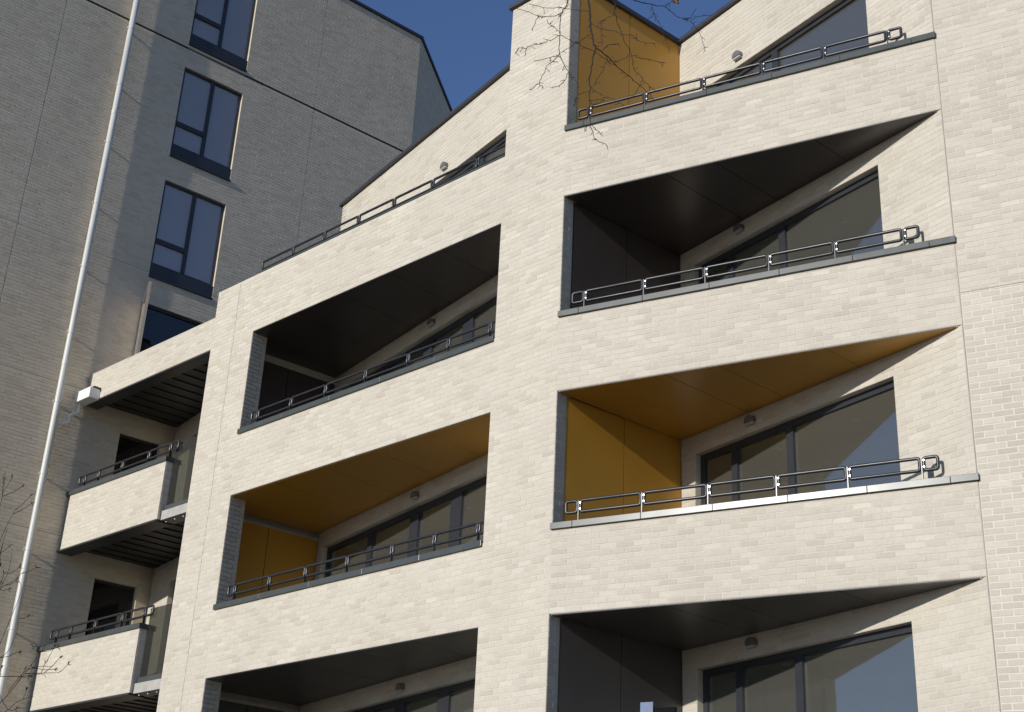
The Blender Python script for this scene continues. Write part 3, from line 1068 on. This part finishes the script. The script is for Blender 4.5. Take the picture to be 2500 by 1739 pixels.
tree = empty('bare_tree', (6.2, 8.2, GROUND), 'bare tree with thin dark twigs hanging into the top of the picture', 'tree')
KX = 500 / 2295
tr = random.Random(5)
TW = [  # (points in the crop, start radius px, end radius px, depth at start, depth at end)
    ([(880, -700), (890, -300), (905, 0), (915, 200), (930, 290), (965, 490), (975, 530), (945, 720), (915, 880), (920, 1000), (910, 1200), (920, 1380), (970, 1560)], 12.5, 2.4, 7.6, 7.3),
    ([(975, 530), (1120, 640), (1280, 790), (1400, 890), (1500, 980), (1580, 1050)], 5.5, 1.8, 7.5, 7.9),
    ([(880, -420), (760, -200), (675, 0), (650, 80), (600, 165), (585, 380), (580, 590), (640, 740), (690, 830), (760, 900), (800, 980)], 6.5, 1.6, 7.6, 7.0),
    ([(600, 165), (500, 185), (350, 175), (200, 130), (100, 95)], 3.4, 1.5, 7.3, 7.5),
    ([(580, 400), (480, 450), (380, 490), (280, 510), (210, 540), (190, 630)], 3.2, 1.4, 7.25, 7.1),
    ([(210, 540), (130, 535), (80, 605)], 1.8, 1.3, 7.1, 7.1),
    ([(580, 600), (500, 690), (440, 740), (370, 890), (350, 940), (250, 1010)], 3.2, 1.4, 7.2, 6.9),
    ([(560, 620), (480, 640), (290, 685)], 2.2, 1.3, 7.2, 7.4),
    ([(350, 175), (300, 260), (270, 340)], 2.2, 1.3, 7.4, 7.4),
    ([(580, 370), (520, 310), (460, 270), (440, 220)], 2.2, 1.3, 7.25, 7.5),
    ([(350, 940), (395, 990)], 1.8, 1.3, 6.95, 6.95),
    ([(680, 810), (640, 900), (560, 970), (490, 985)], 2.2, 1.3, 7.1, 7.3),
    ([(900, 130), (720, 110), (600, 90), (450, 95), (240, 50)], 3.0, 1.3, 7.5, 7.8),
    ([(580, 390), (690, 450), (830, 515), (1000, 600), (1110, 680), (1210, 740)], 2.6, 1.5, 7.25, 7.8),
    ([(1180, -350), (1200, -100), (1205, 60), (1200, 150), (1240, 280), (1300, 450), (1390, 620), (1400, 760), (1480, 850), (1590, 970), (1690, 1040)], 5.5, 1.5, 7.8, 8.2),
    ([(1395, 630), (1500, 650), (1620, 675), (1760, 705)], 2.6, 1.4, 8.0, 8.2),
    ([(1370, 600), (1300, 660), (1200, 690), (1120, 680)], 2.4, 1.4, 8.0, 7.8),
    ([(1200, 150), (1100, 210), (1040, 250), (1060, 320)], 2.4, 1.3, 7.9, 7.7),
    ([(930, 270), (1050, 320), (1200, 350), (1300, 390), (1400, 390), (1450, 450), (1530, 470), (1650, 490)], 3.4, 1.3, 7.5, 7.2),
    ([(1040, 330), (1045, 420), (1060, 500)], 2.0, 1.2, 7.4, 7.4),
    ([(920, 385), (820, 450), (720, 510), (600, 590)], 3.0, 1.4, 7.5, 7.3),
    ([(930, 970), (1000, 1040), (1100, 1090), (1180, 1110), (1310, 1190)], 2.6, 1.3, 7.4, 7.2),
    ([(915, 1020), (800, 1060), (760, 1130), (745, 1190)], 2.2, 1.2, 7.4, 7.5),
    ([(1120, 640), (1060, 790), (1000, 880), (980, 950)], 2.2, 1.2, 7.6, 7.6),
    ([(1060, 570), (1120, 510), (1250, 490)], 2.2, 1.2, 7.6, 7.7),
    ([(940, 1400), (1000, 1450), (1060, 1530)], 2.0, 1.2, 7.3, 7.3),
    ([(920, 1400), (870, 1450), (860, 1480)], 1.8, 1.2, 7.3, 7.3),
    ([(970, 1560), (1050, 1600), (1120, 1640)], 1.8, 1.2, 7.3, 7.2),
    ([(940, 1200), (1080, 1120), (900, 1130)], 1.6, 1.2, 7.3, 7.4),
    ([(1250, -260), (1330, -90), (1420, 0), (1600, 50), (1750, 72), (1830, 20)], 6.5, 3.0, 8.0, 8.4),
    ([(1610, 60), (1630, 150), (1590, 200), (1520, 230)], 3.2, 1.5, 8.2, 8.3),
    ([(1630, 150), (1660, 230)], 1.8, 1.3, 8.2, 8.2),
    ([(1760, 80), (1880, 170), (1960, 215), (2050, 250), (2110, 315)], 4.0, 1.6, 8.3, 8.6),
    ([(2050, 250), (2110, 200), (2290, 175)], 2.2, 1.3, 8.5, 8.6),
    ([(1960, 215), (2040, 200), (2110, 100)], 1.8, 1.2, 8.4, 8.4),
    ([(2150, 370), (2190, 480), (2215, 580)], 1.8, 1.3, 8.6, 8.6),
    ([(2110, 315), (2150, 370)], 1.7, 1.6, 8.6, 8.6),
    ([(1740, 380), (1780, 480), (1815, 600)], 1.6, 1.2, 8.3, 8.3),
    ([(1630, 150), (1700, 280), (1740, 380)], 1.8, 1.5, 8.25, 8.3),
    ([(1400, 1080), (1480, 960), (1510, 860)], 1.5, 1.2, 8.1, 8.1),
    ([(1590, 970), (1600, 1080), (1640, 1120)], 1.5, 1.2, 8.2, 8.2),
]
px = 1 / FPX
for pts, r0, r1, d0, d1 in TW:
    n = len(pts)
    P3 = []
    for i, (x, y) in enumerate(pts):
        t = i / max(1, n - 1)
        P3.append(at(1240 + x * KX, y * KX, d0 + (d1 - d0) * t))
    sm = smooth_path(P3, 4)
    for i in range(1, len(sm) - 1):
        sm[i] = sm[i] + Vector((tr.uniform(-1, 1), tr.uniform(-1, 1), tr.uniform(-1, 1))) * .005
    m = len(sm)
    rad = [max(.0019, (r0 + (r1 - r0) * (i / (m - 1))) * KX * px * 9.6 * 1.2) for i in range(m)]
    mb = MB()
    mb.tube(sm, rad, 6)
    # short spurs and buds along the twig
    cnt = int(m * .45)
    for _ in range(cnt):
        i = tr.randrange(1, m - 1)
        dv = Vector((tr.uniform(-1, 1), tr.uniform(-.6, .6), tr.uniform(-1, .6))).normalized()
        L = tr.uniform(.012, .04)
        mid = sm[i] + dv * L * .6
        tip = sm[i] + dv * L + Vector((0, 0, tr.uniform(-.015, .01)))
        mb.tube([sm[i], mid, tip], [.0018, .0014, .0020 if tr.random() < .5 else .001], 5)
    mb.build('branch', 'bark', tree)
# trunk and limbs outside the picture
trunk = [Vector((6.2, 8.2, GROUND - .1)), Vector((6.15, 8.2, .8)), Vector((6.25, 8.15, 3.2)), Vector((6.1, 8.2, 5.6)), Vector((6.3, 8.3, 8.0)), Vector((6.5, 8.6, 10.5))]
mb = MB(); mb.tube(smooth_path(trunk, 5), [.24 - .2 * i / 25 for i in range(26)], 12); mb.build('trunk', 'bark', tree, smooth=True)
j0 = at(1240 + 880 * KX, -700 * KX, 7.6)
limb = [Vector((6.15, 8.2, 5.2)), Vector((5.0, 8.0, 7.2)), Vector((3.2, 7.8, 8.3)), Vector((1.6, 7.7, 8.3)), j0 + Vector((.15, 0, .25)), j0]
ls = smooth_path(limb, 5)
mb = MB(); mb.tube(ls, [.085 - .066 * i / (len(ls) - 1) for i in range(len(ls))], 8); mb.build('limb', 'bark', tree, smooth=True)
for x, y, dd in ((1180, -350, 7.8), (1250, -260, 8.0)):
    j = at(1240 + x * KX, y * KX, dd)
    q = min(ls, key=lambda p: (p - j - Vector((.3, 0, .5))).length)
    sm = smooth_path([q, q.lerp(j, .5) + Vector((.05, .03, .06)), j], 4)
    mb = MB(); mb.tube(sm, [.03 - .016 * i / (len(sm) - 1) for i in range(len(sm))], 7); mb.build('limb', 'bark', tree, smooth=True)
# last year's curled leaf
mb = MB()
c0 = at(1240 + 1890 * KX, 20 * KX, 8.4)
for i in range(14):
    a = tr.uniform(0, 6.28)
    dv = Vector((math.cos(a), tr.uniform(-.8, .8), math.sin(a))).normalized()
    sd = dv.cross(Vector((tr.uniform(-1, 1), 1, tr.uniform(-1, 1)))).normalized()
    L, w = tr.uniform(.02, .045), tr.uniform(.008, .016)
    mb.add([c0, c0 + dv * L * .5 + sd * w, c0 + dv * L, c0 + dv * L * .5 - sd * w], [(0, 1, 2, 3)])
mb.build('withered_leaves', 'dead_leaf', tree)
adopt_tree(tree)

# ------------------------------------------------------------------ young tree at the lower left edge
sap = empty('young_tree', (-4.2, 8.2, GROUND), 'fine budding twigs of a young tree at the lower left edge', 'tree')
SD = 8.0
ST = [
    [(-60, 1860), (-20, 1745), (25, 1690), (70, 1632), (100, 1592), (112, 1575), (128, 1570)],
    [(-60, 1800), (-30, 1650), (5, 1560), (30, 1500), (52, 1440), (40, 1405)],
    [(-60, 1700), (-30, 1520), (0, 1440), (22, 1390), (30, 1340)],
    [(-60, 1560), (-25, 1400), (5, 1310), (28, 1262), (36, 1246)],
    [(-30, 1650), (20, 1652), (70, 1650), (104, 1646), (112, 1655)],
    [(20, 1690), (60, 1640), (100, 1627), (120, 1628), (132, 1624)],
    [(60, 1645), (100, 1644), (124, 1643), (142, 1643)],
    [(-40, 1760), (10, 1740), (45, 1712), (82, 1700)],
    [(-40, 1480), (-5, 1440), (30, 1420), (58, 1396)],
    [(-30, 1300), (-5, 1250), (8, 1200), (12, 1152)],
    [(-40, 1620), (10, 1600), (35, 1560), (48, 1510)],
    [(-20, 1420), (6, 1330), (18, 1290)],
]
mbs = []
for pts in ST:
    dd = SD + tr.uniform(-.5, .5)
    sm = smooth_path([at(x, y, dd + .1 * i) for i, (x, y) in enumerate(pts)], 4)
    m = len(sm)
    mb = MB()
    mb.tube(sm, [.0023 - .0012 * i / (m - 1) for i in range(m)], 5)
    for _ in range(3):
        i = tr.randrange(2, m)
        dv = Vector((tr.uniform(-.3, 1), tr.uniform(-.5, .5), tr.uniform(-.3, 1))).normalized()
        L = tr.uniform(.04, .14)
        b = sm[i] + dv * L
        mb.tube([sm[i], sm[i] + dv * L * .5 + Vector((0, 0, -.008)), b], [.002, .0017, .0014], 4)
        for q in range(3):
            d2 = (dv + Vector((tr.uniform(-1, 1), tr.uniform(-1, 1), tr.uniform(-1, 1)))).normalized()
            mb.tube([b, b + d2 * .012, b + d2 * .026], [.001, .0026, .0008], 4)
    mb.build('twig', 'bark', sap)
mb = MB()
st = smooth_path([Vector((-4.2, 8.2, GROUND - .05)), Vector((-4.15, 8.2, -.3)), Vector((-4.0, 8.1, .9)), at(-60, 1860, SD)], 5)
mb.tube(st, [.05 - .038 * i / (len(st) - 1) for i in range(len(st))], 8)
mb.build('trunk', 'bark', sap, smooth=True)
for x, y in ((-60, 1800), (-60, 1700), (-60, 1560), (-40, 1480), (-30, 1300), (-40, 1760)):
    e = at(x, y, SD)
    sm = smooth_path([st[-5], st[-5].lerp(e, .5) + Vector((-.06, 0, .05)), e], 4)
    mb = MB(); mb.tube(sm, [.012 - .008 * i / (len(sm) - 1) for i in range(len(sm))], 6); mb.build('branch', 'bark', sap)
adopt_tree(sap)

# parts of the two buildings were modelled in world coordinates
for root in (main, west):
    adopt_tree(root)
